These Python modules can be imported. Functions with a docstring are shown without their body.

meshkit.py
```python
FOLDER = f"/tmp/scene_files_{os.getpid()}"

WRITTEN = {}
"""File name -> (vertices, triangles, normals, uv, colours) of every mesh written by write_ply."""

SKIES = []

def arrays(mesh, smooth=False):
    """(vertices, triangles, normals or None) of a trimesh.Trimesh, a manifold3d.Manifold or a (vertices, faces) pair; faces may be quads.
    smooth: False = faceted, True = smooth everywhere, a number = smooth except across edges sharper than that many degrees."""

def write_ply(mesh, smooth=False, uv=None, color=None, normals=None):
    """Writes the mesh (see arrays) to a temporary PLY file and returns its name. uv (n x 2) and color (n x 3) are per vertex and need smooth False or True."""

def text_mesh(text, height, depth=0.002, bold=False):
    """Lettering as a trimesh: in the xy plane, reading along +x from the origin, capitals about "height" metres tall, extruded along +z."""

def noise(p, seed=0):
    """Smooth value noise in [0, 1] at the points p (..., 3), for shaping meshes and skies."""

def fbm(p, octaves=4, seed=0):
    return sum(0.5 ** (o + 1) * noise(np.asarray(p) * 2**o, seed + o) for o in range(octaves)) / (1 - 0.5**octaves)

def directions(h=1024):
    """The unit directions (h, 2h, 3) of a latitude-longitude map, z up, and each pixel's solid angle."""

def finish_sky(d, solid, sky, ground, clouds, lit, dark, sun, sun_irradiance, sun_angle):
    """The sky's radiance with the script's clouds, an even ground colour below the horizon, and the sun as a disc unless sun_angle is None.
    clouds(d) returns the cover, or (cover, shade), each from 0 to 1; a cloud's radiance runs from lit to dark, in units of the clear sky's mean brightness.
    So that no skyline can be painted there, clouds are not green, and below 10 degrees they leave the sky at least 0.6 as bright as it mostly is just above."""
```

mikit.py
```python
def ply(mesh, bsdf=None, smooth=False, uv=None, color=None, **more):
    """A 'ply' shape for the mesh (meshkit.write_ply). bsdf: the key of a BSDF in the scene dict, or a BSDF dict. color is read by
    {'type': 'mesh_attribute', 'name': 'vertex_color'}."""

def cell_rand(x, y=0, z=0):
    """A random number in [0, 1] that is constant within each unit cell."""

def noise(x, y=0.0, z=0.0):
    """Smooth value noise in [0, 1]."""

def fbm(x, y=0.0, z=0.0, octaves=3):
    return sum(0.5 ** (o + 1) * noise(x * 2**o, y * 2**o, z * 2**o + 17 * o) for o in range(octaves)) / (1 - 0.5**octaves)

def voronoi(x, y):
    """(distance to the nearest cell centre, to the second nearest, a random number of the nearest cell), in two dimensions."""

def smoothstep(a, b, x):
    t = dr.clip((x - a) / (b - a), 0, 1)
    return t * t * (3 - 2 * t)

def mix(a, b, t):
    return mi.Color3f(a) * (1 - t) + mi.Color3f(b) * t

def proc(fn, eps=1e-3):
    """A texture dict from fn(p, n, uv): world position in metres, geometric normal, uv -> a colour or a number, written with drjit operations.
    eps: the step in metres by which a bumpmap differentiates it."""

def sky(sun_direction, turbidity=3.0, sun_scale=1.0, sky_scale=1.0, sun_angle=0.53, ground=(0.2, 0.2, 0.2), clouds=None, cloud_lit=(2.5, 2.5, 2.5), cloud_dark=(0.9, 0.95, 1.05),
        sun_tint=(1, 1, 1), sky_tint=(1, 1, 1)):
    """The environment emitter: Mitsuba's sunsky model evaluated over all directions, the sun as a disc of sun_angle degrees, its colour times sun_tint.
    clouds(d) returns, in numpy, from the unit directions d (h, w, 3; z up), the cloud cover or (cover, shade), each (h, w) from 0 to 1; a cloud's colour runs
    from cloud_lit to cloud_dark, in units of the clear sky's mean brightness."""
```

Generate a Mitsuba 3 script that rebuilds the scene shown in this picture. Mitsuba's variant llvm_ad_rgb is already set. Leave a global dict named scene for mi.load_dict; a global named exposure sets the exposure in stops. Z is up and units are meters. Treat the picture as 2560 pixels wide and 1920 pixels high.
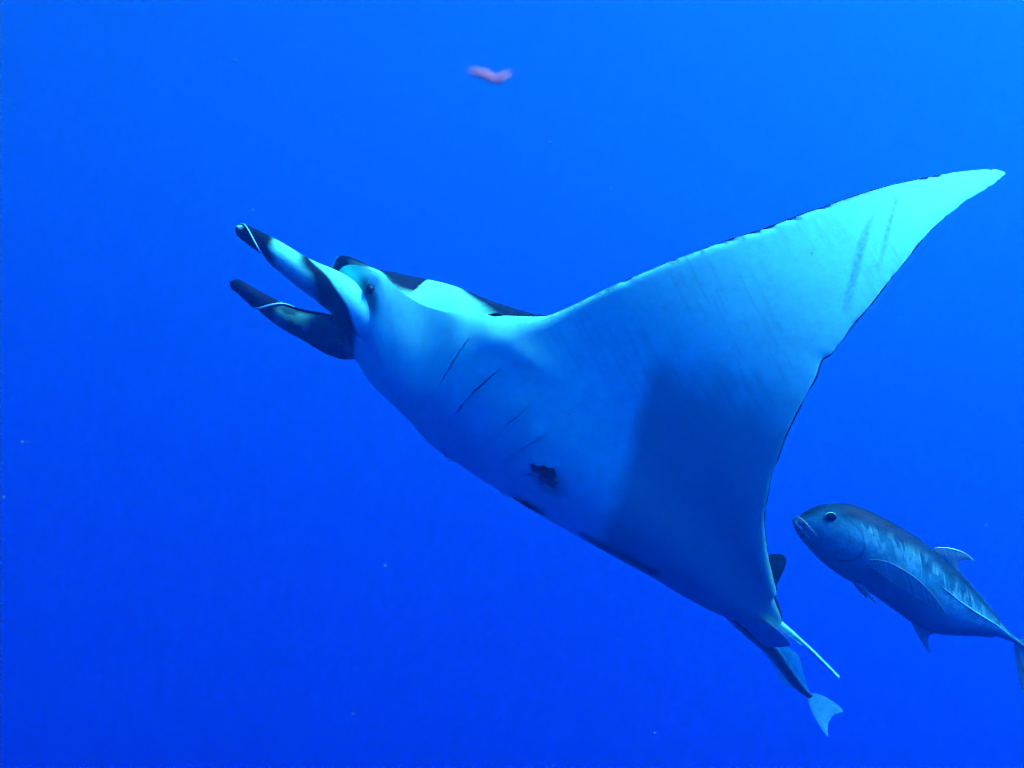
import math
import numpy as np
import trimesh
import shapely
from scipy.interpolate import PchipInterpolator
from scipy.spatial import Delaunay
import drjit as dr
import mitsuba as mi
import mikit
import meshkit

T = mi.ScalarTransform4f
scene, labels = {}, {}

# ---------------------------------------------------------------- camera, daylight, exposure
PITCH = math.radians(10)
look = [0.0, math.cos(PITCH), math.sin(PITCH)]
scene["camera"] = {
    "type": "thinlens", "fov": 55.0, "fov_axis": "x", "aperture_radius": 0.0019, "focus_distance": 3.9,
    "near_clip": 0.02, "far_clip": 2000.0,
    "to_world": T().look_at(origin=[0, 0, 0], target=look, up=[0, 0, 1]),
    "medium": {"type": "ref", "id": "sea_water"},
}
# daylight as it is left a few metres down; the sun keeps red, its loss is put into the skin colours
scene["daylight"] = mikit.sky([0.58, -0.26, 0.76], turbidity=3, sun_angle=25.0, sun_scale=2.0, sky_scale=0.6,
                              sun_tint=(1.20, 2.2, 1.7), sky_tint=(0.10, 0.75, 1.3), ground=(0.0, 0.03, 0.10))
exposure = 2.6

# ---------------------------------------------------------------- the water itself
SURFACE_Z, DEEP_Z, FAR = 24.0, -100.0, 200.0
scene["sea_water"] = {
    "type": "homogeneous", "sigma_t": 0.050, "scale": 1.0,
    "albedo": {"type": "rgb", "value": [0.01, 0.325, 0.89]},
    "phase": {"type": "hg", "g": 0.77},
}
scene["water"] = {
    "type": "cube", "to_world": T().translate([0, 0, (SURFACE_Z + DEEP_Z) / 2]).scale([FAR, FAR, (SURFACE_Z - DEEP_Z) / 2]),
    "bsdf": {"type": "null"}, "interior": {"type": "ref", "id": "sea_water"},
}
labels["water"] = {"label": "clear deep blue open sea water", "category": "water", "kind": "structure"}

# ---------------------------------------------------------------- helpers


def smooth_normals(v, f):
    n = np.zeros_like(v)
    fn = np.cross(v[f[:, 1]] - v[f[:, 0]], v[f[:, 2]] - v[f[:, 0]])
    for k in range(3):
        np.add.at(n, f[:, k], fn)
    return n / np.maximum(np.linalg.norm(n, axis=1, keepdims=True), 1e-12)


def add(key, v, f, bsdf, uv=None, normals=None, label=None):
    v, f = np.asarray(v, float), np.asarray(f, int)
    if normals is None:
        normals = smooth_normals(v, f)
    path = meshkit.write_ply((v, f), False, uv=uv, normals=normals)
    scene[key] = {"type": "ply", "filename": path, "face_normals": False, "bsdf": {"type": "ref", "id": bsdf}}
    if label:
        labels[key] = {"label": label}


def grid_faces(n, m, wrap=True):
    """Quads of an n x m grid as triangles; the second index closes on itself when wrap."""
    out = []
    mm = m if wrap else m - 1
    i, j = np.meshgrid(np.arange(n - 1), np.arange(mm), indexing="ij")
    a, b = i * m + j, i * m + (j + 1) % m
    c, d = a + m, b + m
    return np.vstack([np.stack([a, b, d], -1).reshape(-1, 3), np.stack([a, d, c], -1).reshape(-1, 3)])


def catmull(p, n):
    """n points evenly along a smooth curve through the points p."""
    p = np.asarray(p, float)
    q = np.vstack([2 * p[0] - p[1], p, 2 * p[-1] - p[-2]])
    out = []
    for k in range(1, len(q) - 2):
        t = np.linspace(0, 1, 24, endpoint=False)[:, None]
        a, b, c, d = q[k - 1], q[k], q[k + 1], q[k + 2]
        out.append(0.5 * (2 * b + (c - a) * t + (2 * a - 5 * b + 4 * c - d) * t**2 + (3 * b - a - 3 * c + d) * t**3))
    out = np.vstack(out + [p[-1:]])
    s = np.r_[0, np.cumsum(np.linalg.norm(np.diff(out, axis=0), axis=1))]
    u = np.linspace(0, s[-1], n)
    return np.stack([np.interp(u, s, out[:, k]) for k in range(out.shape[1])], 1)


def smoothstep_np(a, b, x):
    t = np.clip((x - a) / (b - a), 0, 1)
    return t * t * (3 - 2 * t)


def thin_fin(outline, place, thick, n_in=0.012):
    """A thin two-sided fin: outline in its own plane (metres), place(points2d, offset) -> world. Lens-shaped section."""
    poly = shapely.Polygon(outline)
    L = poly.length
    ring = np.array([poly.exterior.interpolate(t).coords[0] for t in np.linspace(0, L, max(40, int(L / n_in)), endpoint=False)])
    x0, y0, x1, y1 = poly.bounds
    gx, gy = np.meshgrid(np.arange(x0, x1, n_in), np.arange(y0, y1, n_in))
    g = np.stack([gx.ravel() + 0.3 * n_in * (np.arange(gx.size) % 2), gy.ravel()], 1)
    inside = shapely.contains_xy(poly.buffer(-0.5 * n_in), g[:, 0], g[:, 1])
    p = np.vstack([ring, g[inside]])
    tri = Delaunay(p).simplices
    c = p[tri].mean(1)
    tri = tri[shapely.contains_xy(poly, c[:, 0], c[:, 1])]
    a = np.cross(p[tri[:, 1]] - p[tri[:, 0]], p[tri[:, 2]] - p[tri[:, 0]])
    tri[a < 0] = tri[a < 0][:, ::-1]
    d = shapely.distance(poly.exterior, shapely.points(p))
    h = thick * np.sqrt(np.clip(d / (0.25 * math.sqrt(poly.area)), 0, 1))
    h[: len(ring)] = 0.0008
    v = np.vstack([place(p, h), place(p, -h)])
    n = len(p)
    r = np.arange(len(ring))
    r2 = (r + 1) % len(ring)
    side = np.vstack([np.stack([r, r + n, r2 + n], 1), np.stack([r, r2 + n, r2], 1)])
    return v, np.vstack([tri, tri[:, ::-1] + n, side]), np.vstack([p, p])


# ---------------------------------------------------------------- manta: pose and planform
M_O = np.array([0.1998, 3.8964, 0.3617])      # middle of the disc
M_F = np.array([-0.8020, 0.0456, 0.5956])     # towards the head
M_L = np.array([0.2080, -0.9133, 0.3501])     # towards the raised near wing
M_D = np.array([0.5599, 0.4047, 0.7230])      # towards the back

_ys = np.linspace(0, 3, 601)
_b = np.radians(98) * np.clip((_ys - 0.05) / 1.95, 0, 1.15) ** 0.85
_b = np.convolve(np.r_[np.zeros(12), _b, np.full(12, _b[-1])], np.ones(25) / 25, "valid")
_Y = np.r_[0, np.cumsum(np.cos((_b[1:] + _b[:-1]) / 2)) * (_ys[1] - _ys[0])]
_Z = np.r_[0, np.cumsum(np.sin((_b[1:] + _b[:-1]) / 2)) * (_ys[1] - _ys[0])]


def lin(q):
    q = np.atleast_2d(q)
    return M_O + q[:, :1] * M_F + q[:, 1:2] * M_L + q[:, 2:3] * M_D


def raked(q):
    """The front of the head rakes forward: the upper jaw stands well ahead of the lower."""
    q = np.array(np.atleast_2d(q), float)
    q[:, 0] += np.where(q[:, 2] > 0, 1.9, 1.25) * q[:, 2] * smoothstep_np(0.30, 1.12, q[:, 0]) * (np.abs(q[:, 1]) < 0.5)
    return q


def bent(q):
    """From the flat disc (x forward, y to the near wing, z to the back) to the raised wings, in the world."""
    q = np.atleast_2d(np.asarray(q, float))
    x, y, z = q.T
    ya, sg = np.abs(y), np.where(y < 0, -1.0, 1.0)
    b = np.interp(ya, _ys, _b)
    return lin(np.stack([x, sg * (np.interp(ya, _ys, _Y) - z * np.sin(b)), np.interp(ya, _ys, _Z) + z * np.cos(b)], 1))


LEAD = [(0.477, 0.474), (0.359, 0.556), (0.316, 0.603), (0.261, 0.692), (0.206, 0.788), (0.145, 0.883), (0.085, 0.976), (0.024, 1.065), (-0.043, 1.161), (-0.121, 1.266), (-0.185, 1.370), (-0.247, 1.467), (-0.309, 1.571), (-0.370, 1.670), (-0.455, 1.800), (-0.545, 1.945), (-0.627, 2.078), (-0.679, 2.163), (-0.715, 2.191)]
TRAIL = [(-0.719, 2.176), (-0.704, 2.083), (-0.684, 1.997), (-0.659, 1.918), (-0.634, 1.823), (-0.598, 1.683), (-0.581, 1.582), (-0.572, 1.461), (-0.563, 1.339), (-0.559, 1.245), (-0.552, 1.173), (-0.551, 1.095), (-0.548, 1.032), (-0.535, 0.995), (-0.553, 0.936), (-0.563, 0.858), (-0.579, 0.772), (-0.591, 0.711), (-0.618, 0.627), (-0.637, 0.561), (-0.667, 0.501), (-0.700, 0.431), (-0.736, 0.378), (-0.797, 0.301), (-0.861, 0.229), (-0.925, 0.156), (-0.935, 0.117), (-0.994, 0.058), (-1.027, 0.011)]
HEAD = [(1.175, 0.0), (1.175, 0.11), (1.165, 0.18), (1.145, 0.225), (1.105, 0.258), (1.04, 0.277), (0.94, 0.284), (0.81, 0.292), (0.73, 0.315), (0.65, 0.36), (0.59, 0.395), (0.535, 0.435)]
half = np.vstack([catmull(HEAD, 60), catmull(LEAD, 190), catmull(TRAIL, 210)])
half[:, 0] += (0.003 * (meshkit.fbm(np.c_[half * 14, half[:, :1] * 0], 3, 5) - 0.5) - np.where(np.arange(len(half)) < 250, 0.009, -0.0035) * smoothstep_np(0.66, 0.80, meshkit.noise(np.c_[half * 38, half[:, :1] * 0], 9))) * smoothstep_np(0.6, 1.0, half[:, 1])
outline = np.vstack([half, half[:0:-1] * [1, -1]])
disc = shapely.Polygon(outline).buffer(0)


XS = [-1.1, -1.0, -0.85, -0.6, -0.3, 0.0, 0.3, 0.6, 0.8, 0.95, 1.18]
BELLY = PchipInterpolator(XS, [0.02, 0.03, 0.05, 0.085, 0.12, 0.15, 0.165, 0.172, 0.168, 0.155, 0.135])
BACK = PchipInterpolator(XS, [0.02, 0.04, 0.07, 0.12, 0.19, 0.26, 0.315, 0.27, 0.155, 0.075, 0.040])
HALF_W = PchipInterpolator([-1.1, -0.9, -0.5, 0.0, 0.5, 0.75, 1.12], [0.06, 0.10, 0.22, 0.34, 0.44, 0.42, 0.40])
WING = PchipInterpolator([0.0, 0.4, 0.8, 1.3, 1.8, 2.21], [0.05, 0.045, 0.030, 0.020, 0.012, 0.006])


def belly_and_back(x, y, d):
    """Depth of the belly and height of the back of the flat disc at (x, y); d is the distance from the outline."""
    ya = np.abs(y)
    hb, ht, half_w = BELLY(x), BACK(x), HALF_W(x)
    bump = np.exp(-np.power(ya / half_w, 2.6))
    bump_t = np.exp(-np.power(ya / (half_w * 1.12), 2.6))
    wing = WING(np.minimum(ya, 2.2))
    lead = smoothstep_np(-0.25, 0.25, x + 0.42 * ya - 0.02)
    w = 0.03 + 0.11 * bump + 0.10 * (1 - lead) * smoothstep_np(0.2, 0.5, ya)
    round_in = lambda r: np.sqrt(np.clip(1 - (1 - np.clip(d / r, 0, 1)) ** 2, 0, 1))
    e, head = round_in(w), smoothstep_np(0.45, 0.75, x)
    e_low = e * (1 - head) + head * (1 - np.power(1 - np.clip(d / 0.22, 0, 1), 1.7))   # the jaw slopes out to the sides of the head
    zb = (hb * bump + 0.6 * wing) * e_low
    zt = (ht * bump_t + 0.6 * wing) * e
    zb = zb + 0.011 * np.exp(-np.power((ya - 0.435) / 0.045, 2)) * smoothstep_np(0.10, 0.34, x) * smoothstep_np(0.68, 0.52, x) * e
    # the head keeps its height out to its sides
    box = smoothstep_np(0.60, 0.82, x)
    zt = zt * (1 - box) + box * (ht * np.exp(-np.power(ya / 0.33, 4.0)) + 0.02) * np.power(np.clip(1 - (1 - np.clip(d / 0.085, 0, 1)) ** 2, 0, 1), 0.5)
    # the five gill flaps on each side overlap like low steps
    for gx, g0, g1, k in GILLS:
        t = (ya - g0) / (g1 - g0)
        along = x - (gx - k * t)
        zb = zb + np.where(y > 0, 0.007, 0.002) * smoothstep_np(-0.3, 0.2, t) * smoothstep_np(1.3, 0.8, t) * smoothstep_np(-0.008, 0.012, along) * smoothstep_np(0.11, 0.012, along)
    return zb, zt


GILLS = [(0.605, 0.17, 0.375, 0.05), (0.455, 0.12, 0.356, 0.08), (0.265, 0.10, 0.305, 0.055), (0.172, 0.085, 0.25, 0.07), (0.085, 0.07, 0.17, 0.08)]

# points of the disc: rings that crowd at the rim, then an even grid
rings = [outline]
for off in (0.0005, 0.002, 0.0045, 0.008, 0.012, 0.0165, 0.022, 0.028, 0.035, 0.043, 0.052, 0.062):
    g = disc.buffer(-off)
    for part in getattr(g, "geoms", [g]):
        if part.length > 0.3:
            rings.append(np.array([part.exterior.interpolate(t).coords[0] for t in np.arange(0, part.length, 0.008 + 0.05 * off)]))
step = 0.0155
gx, gy = np.meshgrid(np.arange(-1.12, 1.1, step), np.arange(-2.26, 2.27, step * 0.87))
grid = np.stack([gx + 0.5 * step * (np.arange(gx.shape[0]) % 2)[:, None], gy], -1).reshape(-1, 2)
grid = grid[shapely.contains_xy(disc.buffer(-0.072), grid[:, 0], grid[:, 1])]
fx, fy = np.meshgrid(np.arange(-0.10, 1.1, 0.0075), np.arange(-0.5, 0.5, 0.0065))
fine = np.stack([fx + 0.00375 * (np.arange(fx.shape[0]) % 2)[:, None], fy], -1).reshape(-1, 2)
fine = fine[shapely.contains_xy(disc.buffer(-0.068), fine[:, 0], fine[:, 1])]
grid = grid[~((grid[:, 0] > -0.107) & (np.abs(grid[:, 1]) < 0.506))]
flat = np.vstack(rings + [grid, fine])
rim = len(outline)
tri = Delaunay(flat).simplices
cen = flat[tri].mean(1)
tri = tri[shapely.contains_xy(disc, cen[:, 0], cen[:, 1])]
area = np.cross(flat[tri[:, 1]] - flat[tri[:, 0]], flat[tri[:, 2]] - flat[tri[:, 0]])
tri = tri[np.abs(area) > 1e-9]
area = area[np.abs(area) > 1e-9] if len(area) != len(tri) else area
tri[area < 0] = tri[area < 0][:, ::-1]
dist = shapely.distance(disc.exterior, shapely.points(flat))
dist[:rim] = 0
zb, zt = belly_and_back(flat[:, 0], flat[:, 1], dist)
n = len(flat)
bottom = bent(raked(np.c_[flat, -zb]))
top = bent(raked(np.c_[flat, zt]))
top_index = np.arange(n) + n
top_index[:rim] = np.arange(rim)
v_all = np.vstack([bottom, top])
f_all = np.vstack([tri[:, ::-1], top_index[tri]])
# swelling round the eyes
EYES = [(0.990, 0.245, -0.048), (0.990, -0.245, -0.048)]
for e in EYES:
    c = bent([e])[0]
    side = bent([(e[0], e[1] * 1.2, e[2])])[0] - c
    side /= np.linalg.norm(side)
    r2 = ((v_all - c) ** 2).sum(1)
    v_all = v_all + 0.035 * np.exp(-r2 / (2 * 0.055**2))[:, None] * side
    v_all = v_all - 0.018 * np.exp(-((v_all - c - 0.03 * side) ** 2).sum(1) / (2 * 0.020**2))[:, None] * side
nrm = smooth_normals(v_all, f_all)
v_sep = np.vstack([v_all[:n], v_all[n:]])
v_sep[n:n + rim] = v_all[:rim]
n_sep = np.vstack([nrm[:n], nrm[n:]])
n_sep[n:n + rim] = nrm[:rim]
over = raked(np.c_[flat, zt])
uv_body = np.vstack([flat, np.c_[over[:, 0], 10.0 + np.where(flat[:, 1] < 0, -1, 1) * (np.abs(flat[:, 1]) + np.maximum(BACK(flat[:, 0]) - zt, 0))]])
f_sep = np.vstack([tri[:, ::-1], tri + n])


# skins: uv are the flat disc's own metres, the back's y moved by 10
def ss(a, b, x):
    return mikit.smoothstep(a, b, x)


def line_mask(x, y, pts, width, soft):
    """1 near the polyline through pts, else 0."""
    best = mi.Float(1e3)
    for (ax, ay), (bx, by) in zip(pts[:-1], pts[1:]):
        dx, dy = bx - ax, by - ay
        t = dr.clip(((x - ax) * dx + (y - ay) * dy) / (dx * dx + dy * dy), 0, 1)
        best = dr.minimum(best, dr.sqrt(dr.square(x - ax - t * dx) + dr.square(y - ay - t * dy)))
    return 1 - ss(width, width + soft, best)


def ramp(x, pts):
    """A line through the points, level beyond both ends."""
    out = mi.Float(pts[0][1])
    for (x0, y0), (x1, y1) in zip(pts[:-1], pts[1:]):
        out += (y1 - y0) * dr.clip((x - x0) / (x1 - x0), 0, 1)
    return out


def manta_skin(p, nn, uv):
    back = uv.y > 5.0
    x, y = uv.x, dr.select(back, uv.y - 10.0, uv.y)
    ya = dr.abs(y)
    soft = mikit.fbm(x * 6, y * 6, 3.0, 3)
    fine = mikit.fbm(x * 45, y * 45, 9.0, 3)
    # --- belly: white with the water's blue-green cast put into its colour, a grey hind part, smudges and scars
    white = mikit.mix((0.095, 0.69, 0.54), (0.11, 0.83, 0.66), soft) * (0.90 + 0.12 * fine + 0.08 * mikit.noise(x * 170, y * 170, 5.0))
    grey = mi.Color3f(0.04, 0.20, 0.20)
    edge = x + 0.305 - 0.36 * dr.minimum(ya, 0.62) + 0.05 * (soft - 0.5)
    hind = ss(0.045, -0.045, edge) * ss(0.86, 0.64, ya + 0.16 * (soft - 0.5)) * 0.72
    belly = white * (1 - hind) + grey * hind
    rays = mikit.noise(x * 6 + y * 3, (y - 0.55 * x) * 85, 1.0)
    belly *= 1 - 0.10 * ss(0.45, 0.95, rays) * ss(0.30, 0.8, ya) * ss(0.35, 0.7, mikit.noise(x * 5, y * 5, 12.0))
    tex = mikit.fbm(x * 90 + y * 40, y * 70 - x * 50, 4.0, 3)
    scar = line_mask(x, y, [(-0.37, 1.57), (-0.42, 1.397), (-0.46, 1.282), (-0.502, 1.18)], 0.002, 0.022) * (0.15 + 0.85 * tex)
    scar = dr.maximum(scar, 0.8 * line_mask(x, y, [(-0.425, 1.65), (-0.469, 1.493), (-0.512, 1.36)], 0.001, 0.014) * (0.15 + 0.85 * tex))
    rag = 1.1 * (mikit.fbm(x * 33 + y * 19, y * 33 - x * 19, 2.0, 4) - 0.5)
    blot = ss(1.05, 0.70, dr.sqrt(dr.square((x - 0.030 + 0.5 * (ya - 0.125)) / 0.062) + dr.square((ya - 0.137) / 0.032)) + rag)
    blot = dr.maximum(blot, 0.9 * ss(1.05, 0.65, dr.sqrt(dr.square((x + 0.004) / 0.058) + dr.square((ya - 0.114) / 0.038)) + rag))
    far_marks = line_mask(x, -y, [(-0.25, 0.085), (-0.34, 0.070), (-0.44, 0.048), (-0.52, 0.040)], 0.004, 0.06) * ss(0.25, 0.5, soft + 0.15)
    rim_in = ramp(ya, [(0.556, 0.359), (0.79, 0.206), (0.976, 0.085), (1.16, -0.043), (1.37, -0.185), (1.57, -0.309), (1.80, -0.455), (2.08, -0.627)]) - x
    rim_spots = 0.5 * ss(0.022, 0.002, rim_in + 0.055 * (mikit.fbm(x * 30, y * 55, 7.0, 3) - 0.42)) * ss(0.50, 0.70, ya) * ss(1.95, 1.60, ya)
    dark = mi.Color3f(0.0008, 0.009, 0.020)
    halo = 0.45 * ss(1.3, 0.4, dr.sqrt(dr.square((x + 0.006) / 0.085) + dr.square((ya - 0.115) / 0.06)) + 0.5 * (soft - 0.5))
    scar *= ss(-0.545, -0.45, x) * ss(-0.36, -0.43, x)
    blot = dr.maximum(blot, halo)
    cover = dr.clip(dr.maximum(dr.maximum(scar * 0.6, blot), far_marks * 0.65) + rim_spots, 0, 1)
    belly = belly * (1 - cover) + dark * cover
    # dark patch round the eye, with shade under the brow put into its colour
    eye = ss(1.0, 0.35, dr.sqrt(dr.square((x - 1.055) / 0.062) + dr.square((ya - 0.212) / 0.044)) + 0.5 * (soft - 0.5))
    belly = belly * (1 - 0.85 * eye) + grey * 0.30 * eye
    front = ss(1.08, 1.11, x + 0.3 * ya * ya) * ss(0.18, 0.12, ya)
    belly = belly * (1 - front) + dark * front
    # --- back: black with white cheeks and white shoulder patches; y runs down the side of the head here
    yb = ya + 0.030 * (soft - 0.5) + 0.012 * (fine - 0.5)
    head_edge = ramp(x, [(0.856, 0.403), (0.891, 0.395), (0.962, 0.354), (1.012, 0.314), (1.051, 0.325), (1.09, 0.325), (1.13, 0.305), (1.18, 0.265), (1.205, 0.23), (1.225, 0.0)])
    back_edge = ramp(x, [(0.40, 0.95), (0.53, 0.71), (0.627, 0.551), (0.70, 0.44), (0.75, 0.33), (0.80, 0.24), (0.866, 0.22)])
    hook = x + 0.02 * (fine - 0.5) - 0.02 * ss(0.40, 0.28, ya)
    black = mikit.mix(mi.Color3f(ss(back_edge + 0.05, back_edge - 0.04, yb)), mi.Color3f(ss(head_edge + 0.022, head_edge - 0.022, yb)), ss(0.848, 0.856, hook)).x
    black = dr.maximum(black, ss(0.47, 0.40, x))
    pale = 1 - black
    backc = dark * (0.8 + 0.5 * fine) * black + white * pale
    return dr.select(back, backc, belly)


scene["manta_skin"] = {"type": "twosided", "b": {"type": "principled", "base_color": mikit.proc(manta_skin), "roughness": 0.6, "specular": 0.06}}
scene["dark_skin"] = {"type": "twosided", "b": {"type": "diffuse", "reflectance": mikit.proc(
    lambda p, nn, uv: mikit.mix((0.0005, 0.006, 0.016), (0.001, 0.011, 0.026), mikit.fbm(p.x * 40, p.y * 40, p.z * 40)))}}
scene["slit_skin"] = {"type": "twosided", "b": {"type": "principled", "roughness": 0.7, "specular": 0.1,
                      "base_color": mikit.proc(lambda p, nn, uv: mikit.mix((0.02, 0.07, 0.10), (0.10, 0.30, 0.34), mikit.noise(p.x * 90, p.y * 90, p.z * 90)))}}
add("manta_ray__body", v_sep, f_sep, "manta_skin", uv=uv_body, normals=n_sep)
labels["manta_ray"] = {"label": "large white bellied manta ray banking with one wing raised to the upper right", "category": "manta ray"}


def tube(points, radii, sides=12, squash=None):
    p = np.asarray(points, float)
    t = np.gradient(p, axis=0)
    t /= np.linalg.norm(t, axis=1, keepdims=True) + 1e-12
    ref = np.array([0.3, 0.5, 0.8])
    a = np.cross(t, ref)
    a /= np.linalg.norm(a, axis=1, keepdims=True)
    b = np.cross(t, a)
    ang = np.arange(sides) * 2 * np.pi / sides
    r = np.broadcast_to(radii, (len(p),))[:, None, None]
    v = (p[:, None] + r * (np.cos(ang)[None, :, None] * a[:, None] + np.sin(ang)[None, :, None] * b[:, None])).reshape(-1, 3)
    f = grid_faces(len(p), sides)
    v = np.vstack([v, p[:1], p[-1:]])
    k = np.arange(sides)
    f = np.vstack([f, np.stack([np.full(sides, len(v) - 2), (k + 1) % sides, k], 1),
                   np.stack([np.full(sides, len(v) - 1), (len(p) - 1) * sides + k, (len(p) - 1) * sides + (k + 1) % sides], 1)])
    return v, f


# dark margins of the wings: thin rolls of black skin along the hind edge and the outer front edge
def margin(pts, r0, seed, sgn):
    c = catmull(pts, 260) * [1, sgn]
    q = bent(np.c_[c, np.zeros(len(c))])
    w = meshkit.fbm(np.c_[c * 22, c[:, :1] * 0 + seed], 3, seed)
    r = r0 * (0.35 + 1.1 * smoothstep_np(0.2, 0.8, w)) * np.sin(np.pi * np.linspace(0.02, 0.98, len(c))) ** 0.35
    return tube(q, r, 8)


for k, sgn in enumerate((1, -1)):
    tag = "" if k == 0 else "_001"
    add(f"manta_ray__hind_margin{tag}", *margin(TRAIL[5:26], 0.0024, 3 + k, sgn), "dark_skin")
    add(f"manta_ray__front_margin{tag}", *margin(LEAD[4:16], 0.0025, 8 + k, sgn), "dark_skin")

# eyes
for k, e in enumerate(EYES):
    c = bent([e])[0]
    side = bent([(e[0], e[1] * 1.2, e[2])])[0] - c
    side /= np.linalg.norm(side)
    s = trimesh.creation.icosphere(3, 0.020)
    s.apply_scale([1, 1, 1])
    add("manta_ray__eye" + ("" if k == 0 else "_001"), s.vertices + c + 0.000 * side, s.faces, "eye_skin")
scene["pale_skin"] = {"type": "twosided", "b": {"type": "principled", "base_color": {"type": "rgb", "value": [0.13, 0.72, 0.64]}, "roughness": 0.35, "specular": 0.4}}
scene["eye_skin"] = {"type": "principled", "base_color": {"type": "rgb", "value": [0.001, 0.012, 0.03]}, "roughness": 0.35, "specular": 0.2}

# gill slits: five thin dark openings a side, each a sunken strip just clear of the skin
k = 0
for sgn in (1, -1):
    for gx, g0, g1, slope in GILLS:
        t_in, t_out = ((0.08, 0.96), (0.05, 1.0), (0.55, 1.0), (0.42, 1.0), (0.15, 0.9))[k % 5]
        t = np.linspace(t_in, t_out, 40)
        y = g0 + (g1 - g0) * t
        wob = 0.020 * (meshkit.fbm(np.c_[y * 16, t * 0 + gx * 31, t * 0], 3, 2) - 0.5)
        x = gx - slope * t + wob
        wid = (0.0030, 0.0034, 0.0016, 0.0018, 0.0022)[k % 5] * np.sin(np.pi * np.linspace(0, 1, 40)) ** 0.6 * np.clip(2.2 * meshkit.noise(np.c_[y * 34, t * 0 + gx * 17, t * 0], 4) - 0.35, 0.05, 1.4) + 0.0004
        q = []
        for dx in (-1, -0.4, 0.4, 1):
            xx = x + dx * wid
            d = shapely.distance(disc.exterior, shapely.points(np.c_[xx, y]))
            z, _ = belly_and_back(xx, y, d)
            q.append(bent(raked(np.c_[xx, sgn * y, -(z + (0.0028 if abs(dx) < 1 else 0.0008))])))
        v = np.stack(q, 1).reshape(-1, 3)
        add("manta_ray__gill_slit" + (f"_{k:03d}" if k else ""), v, grid_faces(40, 4, False), "slit_skin")
        k += 1


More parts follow.
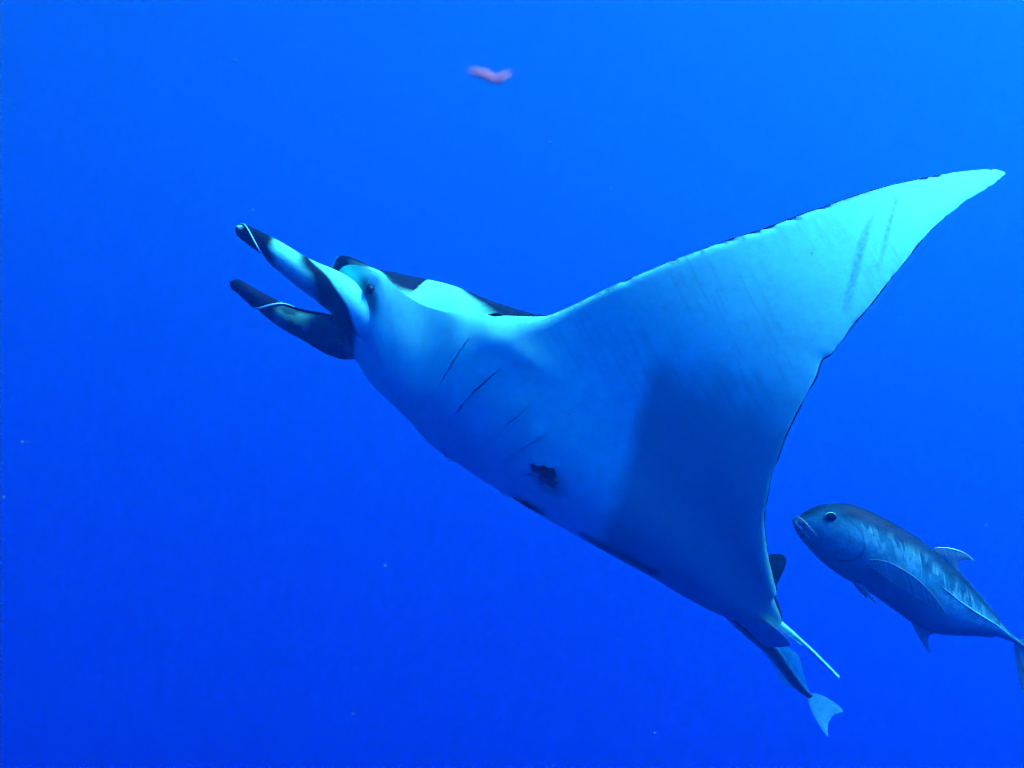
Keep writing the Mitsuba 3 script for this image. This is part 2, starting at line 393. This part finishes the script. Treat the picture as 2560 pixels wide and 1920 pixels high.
# head fins: rolled leaves
def rolled_fin(center, radius, free_edge, turns=1.12):
    """A leaf rolled into a tapering tube. center (n, 3) tip to root in the body's own frame, radius along it; free_edge(s) is the
    angle at which the outer edge of the roll lies. Returns the leaf, and the line of that edge."""
    N, K = 90, 46
    c = catmull(center, N)
    s = np.linspace(0, 1, N)
    R = PchipInterpolator(np.linspace(0, 1, len(radius)), radius)(s) * np.clip(s / 0.035, 0.0, 1.0) ** 0.45
    R = np.maximum(R, 0.004)
    t = np.gradient(c, axis=0)
    t /= np.linalg.norm(t, axis=1, keepdims=True)
    a = np.cross(np.array([0, 1.0, 0]), t)
    a /= np.linalg.norm(a, axis=1, keepdims=True)
    b = np.cross(t, a)
    v, uv, edge = [], [], []
    for i in range(N):
        phi = np.linspace(0, 2 * np.pi * turns, K)
        out = R[i] * (1.04 - 0.22 * phi / phi[-1])
        thick = min(0.006, 0.3 * R[i])
        ends = np.sqrt(np.clip(1 - np.abs(2 * np.linspace(0, 1, K) - 1) ** 16, 0, 1))
        inn = out - thick * ends
        rr, pp = np.r_[out, inn[::-1]], np.r_[phi, phi[::-1]]
        ang = free_edge(s[i]) - pp
        ring = c[i] + np.cos(ang)[:, None] * rr[:, None] * a[i] + np.sin(ang)[:, None] * rr[:, None] * b[i]
        v.append(ring)
        edge.append(ring[0])
        uv.append(np.stack([np.full(2 * K, s[i]), ang + np.r_[np.zeros(K), np.full(K, 200.0)]], 1))
    f = grid_faces(N, 2 * K)
    return lin(np.vstack(v)), f[:, ::-1], np.vstack(uv), lin(np.array(edge))


def fin_skin(near):
    def fn(p, nn, uv):
        s, inner = uv.x * (1.155 if near else 1.0), uv.y > 100.0
        c = dr.cos(dr.select(inner, uv.y - 200.0, uv.y) - 0.56)      # 1 along the upper side of the roll, -1 along the lower
        w = 0.07 * (mikit.fbm(s * 9, c * 1.5, 2.0) - 0.5)
        fine = mikit.fbm(s * 60, c * 9, 5.0)
        dark = mi.Color3f(0.0006, 0.008, 0.018) * (0.7 + 0.6 * fine)
        pale = mi.Color3f(0.10, 0.78, 0.64) * (0.9 + 0.2 * fine)
        if near:
            lo, hi = 0.25 + 0.055 * (1 - c), 0.44 + 0.10 * (1 - c)
            tip = ss(0.07, 0.03, s + 0.4 * w) * ss(-0.1, 0.4, c)
            root = ss(-0.03, 0.025, s - 0.745 + 0.25 * c + 0.3 * w)
            band = tip + root + ss(lo - 0.05, lo + 0.05, s + w) * ss(hi + 0.05, hi - 0.06, s + w) * (0.55 + 0.45 * ss(-0.9, 0.5, c))  # pale band dims along the lower side: shade put into its colour
        else:
            band = 0.16 * ss(0.34, 0.42, s + 0.4 * w) * ss(0.66, 0.55, s + w) * ss(0.35, 0.65, mikit.fbm(s * 9, c * 1.6, 8.0)) + 0.05 * ss(0.34, 0.40, s) + 0.25 * ss(0.90, 0.96, s)
        return dark + (pale - dark) * dr.clip(dr.select(inner, 0.0, band), 0, 1)
    return fn


for name, near in (("near_fin_skin", True), ("far_fin_skin", False)):
    scene[name] = {"type": "twosided", "b": {"type": "principled", "base_color": mikit.proc(fin_skin(near)), "roughness": 0.55, "specular": 0.04}}
v, f, uv, edge = rolled_fin([(1.587, 0.2, -0.116), (1.509, 0.205, -0.115), (1.42, 0.21, -0.11), (1.321, 0.215, -0.11), (1.222, 0.215, -0.106), (1.138, 0.20, -0.085), (1.04, 0.175, -0.070), (0.94, 0.115, -0.060), (0.85, 0.04, -0.04)],
                            [0.026, 0.038, 0.048, 0.055, 0.066, 0.078, 0.080, 0.068, 0.05], lambda s: 0.9 + 3.1 * (1 - math.exp(-((s / 0.208) ** 1.5))))
add("manta_ray__cephalic_fin", v, f, "near_fin_skin", uv=uv, label="rolled dark head fin with a pale band")
v, f = tube(edge[1:30], 0.0036 * np.sin(np.pi * np.linspace(0.12, 0.97, 29)) ** 0.6, 8)
add("manta_ray__cephalic_fin__edge", v, f, "pale_skin")
v, f, uv, edge = rolled_fin([(1.609, -0.17, -0.141), (1.561, -0.17, -0.13), (1.481, -0.18, -0.124), (1.378, -0.19, -0.114), (1.298, -0.195, -0.097), (1.20, -0.195, -0.065), (1.10, -0.18, -0.045), (0.99, -0.15, -0.010)],
                            [0.024, 0.033, 0.043, 0.052, 0.064, 0.080, 0.088, 0.066], lambda s: 4.0 - 3.5 * float(smoothstep_np(0.14, 0.46, s)))
add("manta_ray__cephalic_fin_001", v, f, "far_fin_skin", uv=uv, label="dark head fin on the far side of the mouth")
v, f = tube(edge[16:42], 0.0042 * np.sin(np.pi * np.linspace(0.06, 0.97, 26)) ** 0.6, 8)
add("manta_ray__cephalic_fin_001__edge", v, f, "pale_skin")

# back fin, tail, hip fins
D2 = [(-0.72, 0.06), (-0.80, 0.13), (-0.861, 0.222), (-0.888, 0.250), (-0.915, 0.262), (-0.933, 0.245), (-0.94, 0.20), (-0.943, 0.146), (-0.945, 0.10), (-0.97, 0.05), (-0.85, 0.03)]
v, f, uv = thin_fin(catmull(D2, 60), lambda p, h: lin(np.c_[p[:, 0], h, p[:, 1]]), 0.012)
add("manta_ray__dorsal_fin", v, f, "dark_skin")
tp = catmull([(-0.93, 0.01, 0.01), (-1.015, 0.0, 0.0), (-1.09, 0.0, -0.005), (-1.175, 0.0, -0.015), (-1.305, 0.0, -0.040)], 40)
v, f = tube(lin(tp), np.interp(np.linspace(0, 1, 40), [0, 0.25, 0.5, 1], [0.030, 0.014, 0.0085, 0.0072]), 14)
scene["tail_skin"] = {"type": "twosided", "b": {"type": "principled", "roughness": 0.5, "specular": 0.25,
                      "base_color": mikit.proc(lambda p, nn, uv: mikit.mix((0.07, 0.42, 0.42), (0.12, 0.70, 0.66), mikit.fbm(p.x * 30, p.y * 30, p.z * 30)))}}
add("manta_ray__tail", v, f, "tail_skin")
H2 = [(-0.80, 0.01), (-0.87, 0.045), (-0.933, 0.058), (-1.0, 0.054), (-1.05, 0.045), (-1.09, 0.018), (-1.078, -0.03), (-1.06, -0.07), (-1.033, -0.115), (-0.97, -0.088), (-0.90, -0.075), (-0.83, -0.04)]
v, f, uv = thin_fin(catmull(H2, 70), lambda p, h: bent(np.c_[p, h - 0.060]), 0.010)
add("manta_ray__pelvic_fin", v, f, "hip_skin")
H3 = [(-1.00, 0.010), (-1.03, 0.026), (-1.07, 0.024), (-1.11, 0.010), (-1.14, -0.004), (-1.09, -0.004), (-1.03, -0.004)]
v, f, uv = thin_fin(catmull(H3, 50), lambda p, h: lin(np.c_[p[:, 0], h - 0.03, p[:, 1]]), 0.006, 0.006)
add("manta_ray__pelvic_fin_001", v, f, "tail_skin", label="pale hip fin beside the tail")
scene["hip_skin"] = {"type": "twosided", "b": {"type": "principled", "roughness": 0.55, "specular": 0.25,
                     "base_color": mikit.proc(lambda p, nn, uv: mikit.mix((0.08, 0.28, 0.29), (0.12, 0.38, 0.38), mikit.fbm(p.x * 14, p.y * 14, p.z * 14)))}}


# ---------------------------------------------------------------- fish: a lofted body and thin fins
def loft_fish(top, bot, width, origin, ax, up, out, mid_bias=0.0, rings=90, sides=36, power=2.2):
    """Body from a top and a bottom line in the fish's own plane (x forwards negative, y up) with half-widths along it."""
    t, b = catmull(top, rings), catmull(bot, rings)
    s = np.linspace(0, 1, rings)
    w = np.interp(s, np.linspace(0, 1, len(width)), width)
    w = np.convolve(np.r_[np.full(3, w[0]), w, np.full(3, w[-1])], np.ones(7) / 7, "valid")
    ang = np.arange(sides) * 2 * np.pi / sides
    ca, sa = np.cos(ang), np.sin(ang)
    ca = np.sign(ca) * np.abs(ca) ** (2 / power)
    sa = np.sign(sa) * np.abs(sa) ** (2 / power)
    c, h = (t + b) / 2, (t - b) / 2
    plane = c[:, None] + h[:, None] * sa[None, :, None]
    side = w[:, None] * ca[None, :]
    v = origin + plane[..., :1] * ax + plane[..., 1:] * up + side[..., None] * out
    f = grid_faces(rings, sides)
    uv = np.stack([np.repeat(s, sides), np.tile(np.sin(ang), rings)], 1)
    v = np.vstack([v.reshape(-1, 3), v[0].mean(0)[None], v[-1].mean(0)[None]])
    uv = np.vstack([uv, [[0, 0]], [[1, 0]]])
    k = np.arange(sides)
    f = np.vstack([f, np.stack([np.full(sides, len(v) - 2), (k + 1) % sides, k], 1),
                   np.stack([np.full(sides, len(v) - 1), (rings - 1) * sides + k, (rings - 1) * sides + (k + 1) % sides], 1)])
    if np.cross(ax, up) @ out > 0:
        f = f[:, ::-1]
    return v, f, uv, (t, b, w, s)


J = 4.05 / 2459.0          # metres to a unit of the fish's drawing plane
J_O = np.array([990.0 * J, 4.05 * math.cos(PITCH) + 480.0 * J * math.sin(PITCH), 4.05 * math.sin(PITCH) - 480.0 * J * math.cos(PITCH)])
J_X, J_U, J_N = np.array([1.0, 0.0, 0.0]), np.array([0.0, -math.sin(PITCH), math.cos(PITCH)]), np.array([0.0, -math.cos(PITCH), -math.sin(PITCH)])


def jf(pts):
    p = np.asarray(pts, float)
    return np.stack([(p[:, 0] - 2270) * J, (1440 - p[:, 1]) * J], 1)


def jw(p, h=0.0):
    p = np.atleast_2d(p)
    h = np.broadcast_to(h, (len(p),))
    return J_O + p[:, :1] * J_X + p[:, 1:2] * J_U + h[:, None] * J_N


J_TOP = [(1982, 1300), (1986, 1295), (1999, 1289), (2020, 1275), (2044, 1264), (2081, 1258), (2117, 1258.6), (2153, 1269), (2201, 1290), (2261, 1323), (2307, 1354), (2355, 1393), (2397, 1428), (2430, 1466), (2460, 1502), (2493, 1543), (2518, 1571), (2548, 1598), (2575, 1622)]
J_BOT = [(1982, 1303), (1983, 1311), (1990, 1329.5), (2005, 1350.6), (2032, 1381), (2059.5, 1408), (2095.6, 1435), (2129, 1455), (2171, 1479), (2201, 1500), (2246, 1532), (2279.5, 1556), (2321.7, 1578), (2382, 1585), (2442, 1587), (2490, 1591), (2520, 1601), (2545, 1614), (2570, 1633)]
v, f, uv, jack = loft_fish(jf(J_TOP), jf(J_BOT), np.array([4, 22, 38, 48, 55, 58, 58, 55, 50, 44, 36, 27, 18, 11, 7]) * J, J_O, J_X, J_U, J_N, power=1.9)


def jack_skin(p, nn, uv):
    s, h = uv.x, uv.y
    soft = mikit.fbm(s * 14, h * 4, 1.0)
    scale = mikit.noise(s * 150, h * 40, 3.0)
    backm = ss(0.15, 0.95, h + 0.35 * (soft - 0.5))
    c = mikit.mix((0.012, 0.21, 0.32), (0.0004, 0.024, 0.050), backm) * (0.75 + 0.35 * scale) * (0.6 + 0.8 * mikit.fbm(s * 26, h * 5, 4.0, 3))
    lower = ss(-0.15, -0.75, h + 0.2 * (soft - 0.5))
    c = c * (1 - lower) + mi.Color3f(0.05, 0.16, 0.22) * lower
    fleck = ss(0.50, 0.72, mikit.fbm(s * 60 + h * 2, h * 3.0, 6.0, 3)) * ss(-0.05, 0.25, h) * ss(0.85, 0.5, h) * ss(0.20, 0.28, s)
    streak = ss(0.70, 0.80, mikit.noise(s * 120 + h * 8, h * 3.5, 8.0)) * ss(0.2, 0.35, h) * ss(0.7, 0.55, h) * ss(0.20, 0.26, s) * ss(0.85, 0.7, s)
    c = c + mi.Color3f(0.10, 0.42, 0.46) * dr.clip(0.30 * fleck + 0.26 * streak, 0, 1)
    op = dr.sqrt(dr.square((s - 0.19) / 0.088) + dr.square((h + 0.08) / 0.62))
    c *= 1 - 0.42 * (1 - ss(0.0, 0.09, dr.abs(op - 1.0))) * ss(0.19, 0.22, s)
    pre = dr.sqrt(dr.square((s - 0.15) / 0.075) + dr.square((h + 0.10) / 0.55))
    c *= 1 - 0.25 * (1 - ss(0.0, 0.07, dr.abs(pre - 1.0))) * ss(0.15, 0.19, s)
    return c


scene["jack_skin"] = {"type": "twosided", "b": {"type": "principled", "base_color": mikit.proc(jack_skin), "roughness": 0.5, "specular": 0.03}}
scene["jack_fin_skin"] = {"type": "principledthin", "roughness": 0.45, "diff_trans": 0.8,
                          "base_color": mikit.proc(lambda p, nn, uv: mikit.mix((0.04, 0.18, 0.26), (0.12, 0.46, 0.54), mikit.noise(uv.x * 900 + uv.y * 300, 0.0, 2.0)))}
labels["jack_fish"] = {"label": "silvery jack fish following behind the manta at the lower right", "category": "fish"}
add("jack_fish__body", v, f, "jack_skin", uv=uv)


def jack_half(p):
    """Half-width of the jack's body at drawing-plane points p, on the flank towards the camera."""
    t, b, w, s = jack
    mid = (t + b) / 2
    k = np.argmin(((p[:, None] - mid[None]) ** 2).sum(-1), axis=1)
    up = (t[k] - b[k]) / 2
    r = np.clip(((p - mid[k]) * up).sum(1) / np.maximum((up**2).sum(1), 1e-9), -0.98, 0.98)
    return w[k] * np.clip(1 - np.abs(r) ** 1.9, 0, 1) ** (1 / 1.9)


def jack_fin(key, pts, thick, off=0.0, tilt=0.0, m=60, bsdf="jack_fin_skin", label=None):
    o = catmull(jf(pts), m)
    x0 = o[0]
    vv, ff, uu = thin_fin(o, lambda p, h: jw(p, h + off + tilt * np.linalg.norm(p - x0, axis=1)), thick, 0.006)
    add("jack_fish__" + key, vv, ff, bsdf, uv=uu, label=label)


jack_fin("dorsal_fin", [(2326, 1380), (2340, 1369), (2370, 1371), (2397, 1377.5), (2418, 1388), (2437, 1403), (2415, 1399), (2400, 1403), (2394, 1412), (2398, 1424), (2430, 1462), (2480, 1522), (2503, 1553), (2478, 1530), (2420, 1470), (2370, 1420)], 0.006)
l = catmull(jf([(2336, 1372), (2342, 1369), (2370, 1371), (2397, 1377.5), (2418, 1388), (2436, 1402)]), 40)
vv, ff = tube(jw(l), 0.0036 * np.sin(np.pi * np.linspace(0.10, 0.97, 40)) ** 0.6, 8)
add("jack_fish__dorsal_fin__leading_ray", vv, ff, "pale_skin")
jack_fin("anal_fin", [(2262, 1535), (2279, 1556), (2288, 1576), (2298, 1593), (2312, 1616), (2325, 1636), (2324, 1618), (2320, 1601), (2323, 1590), (2333, 1584), (2370, 1588), (2440, 1591), (2490, 1593), (2440, 1580), (2350, 1565)], 0.006)
jack_fin("caudal_fin", [(2545, 1598), (2570, 1590), (2605, 1560), (2640, 1522), (2668, 1500), (2650, 1545), (2620, 1595), (2598, 1632), (2590, 1660), (2580, 1690), (2566, 1718), (2556, 1730), (2549, 1700), (2541, 1660), (2536, 1628), (2536, 1612)], 0.006)
scene["lip_skin"] = {"type": "twosided", "b": {"type": "principled", "roughness": 0.5, "specular": 0.15,
                     "base_color": mikit.proc(lambda p, nn, uv: mikit.mix((0.05, 0.20, 0.26), (0.09, 0.32, 0.38), mikit.fbm(p.x * 60, p.y * 60, p.z * 60)))}}
for k, sgn in enumerate((1, -1)):
    tag = "" if k == 0 else "_001"
    o = catmull(jf([(2152, 1388), (2175, 1388), (2201, 1395), (2246, 1422), (2275, 1449), (2297, 1474), (2312, 1496), (2321, 1512), (2300, 1499), (2272, 1483), (2235, 1462), (2200, 1440), (2168, 1414), (2153, 1400)]), 70)
    vv, ff, uu = thin_fin(o, lambda p, h: jw(p, sgn * (jack_half(p) * 1.0 + 0.008 + 0.30 * np.clip(p[:, 0] - o[0, 0], 0, 1)) + h), 0.004, 0.006)
    add("jack_fish__pectoral_fin" + tag, vv, ff, "jack_fin_skin", uv=uu)
    l = catmull(jf([(2153, 1389), (2175, 1388.5), (2201, 1396), (2246, 1423), (2275, 1450), (2297, 1475), (2318, 1506)]), 40)
    vv, ff = tube(jw(l, sgn * (jack_half(l) + 0.010 + 0.30 * np.clip(l[:, 0] - o[0, 0], 0, 1))), 0.0024 * np.sin(np.pi * np.linspace(0.12, 0.97, 40)) ** 0.6, 8)
    add("jack_fish__pectoral_fin" + tag + "__leading_ray", vv, ff, "lip_skin")
    jack_fin("pelvic_fin" + tag, [(2118, 1446), (2129, 1452), (2141, 1464), (2153, 1479), (2168, 1493), (2179, 1503), (2176, 1492), (2166, 1479), (2160, 1468), (2142, 1452)], 0.005, off=sgn * 0.02, tilt=sgn * 0.25, bsdf="lip_skin")
    e = jf([(2067, 1289.5)])
    hw = jack_half(e)[0]
    s = trimesh.creation.icosphere(3, 1.0)
    c = jw(e, sgn * (hw - 0.004))[0]
    ring = s.vertices * [14.6 * J, 0.009, 13.2 * J]
    add("jack_fish__eye" + tag, c + ring[:, :1] * J_X + ring[:, 2:] * J_U + ring[:, 1:2] * J_N, s.faces, "pale_skin")
    pup = s.vertices * [13.6 * J, 0.010, 12.0 * J]
    add("jack_fish__eye" + tag + "__pupil", c + sgn * 0.004 * J_N + pup[:, :1] * J_X + pup[:, 2:] * J_U + pup[:, 1:2] * J_N, s.faces, "eye_skin")
    # the row of hard plates along the rear flank
    l = catmull(jf([(2335, 1457), (2352, 1470), (2390, 1500), (2440, 1532), (2480, 1556), (2515, 1582)]), 46)
    q = jw(l, sgn * (jack_half(l) + 0.001))
    vv, ff = tube(q, 0.0028 * np.sin(np.pi * np.linspace(0.03, 0.97, 46)) ** 0.5 * (0.8 + 0.4 * (np.arange(46) % 2)), 8)
    add("jack_fish__scute_row" + tag, vv, ff, "pale_skin")
    l = catmull(jf([(1989, 1294), (1997, 1301), (2010, 1317), (2022, 1331), (2033, 1343)]), 24)
    vv, ff = tube(jw(l, sgn * (jack_half(l) - 0.0005)), 0.0032 * np.sin(np.pi * np.linspace(0.08, 0.97, 24)) ** 0.5, 8)
    add("jack_fish__mouth" + tag, vv, ff, "slit_skin")
    for name, pts, r in (("lower_lip", [(1984, 1302), (1991, 1310), (2003, 1325), (2015, 1338), (2025, 1349)], 0.0085), ("upper_lip", [(1993, 1291), (2003, 1300), (2016, 1315), (2029, 1330), (2038, 1341)], 0.006)):
        l = catmull(jf(pts), 24)
        vv, ff = tube(jw(l, sgn * (jack_half(l) - 0.55 * r)), r * np.sin(np.pi * np.linspace(0.10, 0.96, 24)) ** 0.5, 10)
        add("jack_fish__" + name + tag, vv, ff, "lip_skin")

# ---------------------------------------------------------------- remora beneath the manta's tail
R_D = 4.18
R = R_D / 2459.0
R_O = np.array([(1930 - 1280) * R, R_D * math.cos(PITCH) + 680 * R * math.sin(PITCH), R_D * math.sin(PITCH) - 680 * R * math.cos(PITCH)])


def rf(pts):
    p = np.asarray(pts, float)
    return np.stack([(p[:, 0] - 1930) * R, (1640 - p[:, 1]) * R], 1)


def rw(p, h=0.0):
    p = np.atleast_2d(p)
    h = np.broadcast_to(h, (len(p),))
    return R_O + p[:, :1] * J_X + p[:, 1:2] * J_U + h[:, None] * (J_N - 0.0 * J_X)


R_TOP = [(1722, 1440), (1740, 1435), (1790, 1462), (1850, 1515), (1905, 1573), (1945, 1618), (1970, 1655), (1995, 1692), (2015, 1720), (2032, 1738)]
R_BOT = [(1720, 1444), (1730, 1462), (1775, 1505), (1830, 1560), (1880, 1605), (1915, 1634), (1945, 1670), (1972, 1706), (2000, 1732), (2020, 1746)]
v, f, uv, _ = loft_fish(rf(R_TOP), rf(R_BOT), np.array([3, 20, 25, 25, 23, 20, 16, 12, 8, 5]) * R, R_O, J_X, J_U, J_N)
scene["remora_skin"] = {"type": "twosided", "b": {"type": "principled", "roughness": 0.5, "specular": 0.3,
                        "base_color": mikit.proc(lambda p, nn, uv: mikit.mix((0.02, 0.20, 0.22), (0.002, 0.022, 0.034), ss(0.75, 0.45, dr.abs(uv.y))) * (0.8 + 0.4 * mikit.noise(uv.x * 60, uv.y * 12, 1.0)))}}
scene["remora_fin_skin"] = {"type": "principledthin", "roughness": 0.5, "diff_trans": 1.1,
                            "base_color": mikit.proc(lambda p, nn, uv: mikit.mix((0.12, 0.62, 0.60), (0.20, 0.96, 0.92), mikit.noise(uv.x * 420, uv.y * 260, 2.0)))}
labels["remora"] = {"label": "dark striped sucker fish trailing under the manta's tail", "category": "fish"}
add("remora__body", v, f, "remora_skin", uv=uv)
root = np.array([2024.0, 1738.0])
for key, pts, zz in (("dorsal_fin", [(1925, 1596), (1955, 1610), (1985, 1628), (1998, 1642), (2005, 1668), (2010, 1690), (2018, 1712), (2022, 1726), (1995, 1695), (1960, 1645)], 0.0),
                     ("anal_fin", [(1895, 1612), (1915, 1640), (1931, 1660), (1946, 1693), (1956, 1708), (1968, 1717), (1988, 1720), (2000, 1732), (1985, 1716), (1950, 1672)], 0.0),
                     ("caudal_fin", [(2015, 1742), (2019, 1760), (2023, 1775), (2036, 1803), (2047, 1820), (2056, 1831), (2057, 1815), (2062, 1800), (2075, 1785), (2090, 1779), (2106, 1773), (2092, 1758), (2066, 1742), (2048, 1736), (2034, 1732), (2022, 1738)], -0.6)):
    pts = root + (np.array(pts) - root) * (0.94 if zz else 1.0)
    vv, ff, uu = thin_fin(catmull(rf(pts), 60), lambda p, h: rw(p, h + zz * np.minimum(p[:, 1] - p[:, 1].max() + 0.01, 0)), 0.004, 0.006)
    add("remora__" + key, vv, ff, "remora_fin_skin", uv=uu)

# ---------------------------------------------------------------- a pink scrap drifting close to the camera, and specks
D_D = 0.36
dd = D_D / 2459.0
pl = [(1172, 176), (1183, 179), (1194, 181.5), (1212, 189), (1228, 197), (1243, 201), (1254, 195), (1264, 188), (1278, 180)]
pc = np.array([[(a - 1280) * dd, D_D * math.cos(PITCH) - (960 - b) * dd * math.sin(PITCH), D_D * math.sin(PITCH) + (960 - b) * dd * math.cos(PITCH)] for a, b in pl])
c = catmull(pc, 60)
c += 0.0006 * (np.stack([meshkit.fbm(np.c_[np.linspace(0, 9, 60), np.full(60, k * 7.0), np.zeros(60)], 3, k) for k in range(3)], 1) - 0.5)
rad = 0.00125 * np.interp(np.linspace(0, 1, 60), [0, 0.1, 0.3, 0.45, 0.6, 0.7, 0.85, 1], [0.25, 0.7, 1.1, 1.15, 0.85, 1.05, 0.65, 0.2])
v, f = tube(c, rad, 16)
v = v + 0.0003 * (meshkit.fbm(v * 900, 3, 4)[:, None] - 0.5) * smooth_normals(v, f)
scene["scrap_skin"] = {"type": "twosided", "b": {"type": "principled", "roughness": 0.6, "specular": 0.2,
                       "base_color": mikit.proc(lambda p, nn, uv: mikit.mix((0.99, 0.20, 0.16), (0.99, 0.40, 0.34), mikit.fbm(p.x * 700, p.y * 700, p.z * 700)))}}
add("floating_scrap", v, f, "scrap_skin")
labels["floating_scrap"] = {"label": "small blurred pink curved scrap drifting high above the manta's head", "category": "debris"}

rng = np.random.default_rng(11)
vs, fs = [], []
for k in range(110):
    dist_k = rng.uniform(0.8, 3.2)
    d = np.array([rng.uniform(-0.55, 0.55), 1.0, rng.uniform(-0.30, 0.62)])
    s = trimesh.creation.icosphere(1, 1.0)
    q = s.vertices * rng.uniform(0.5, 1.2, 3) * rng.uniform(0.0006, 0.0013)
    q = q + d * dist_k
    fs.append(s.faces + sum(len(a) for a in vs))
    vs.append(q)
scene["speck_skin"] = {"type": "principled", "base_color": {"type": "rgb", "value": [0.1, 0.25, 0.25]}, "roughness": 0.7}
add("drifting_specks", np.vstack(vs), np.vstack(fs), "speck_skin")
labels["drifting_specks"] = {"label": "tiny pale plankton specks drifting in the blue water", "category": "plankton", "kind": "stuff"}
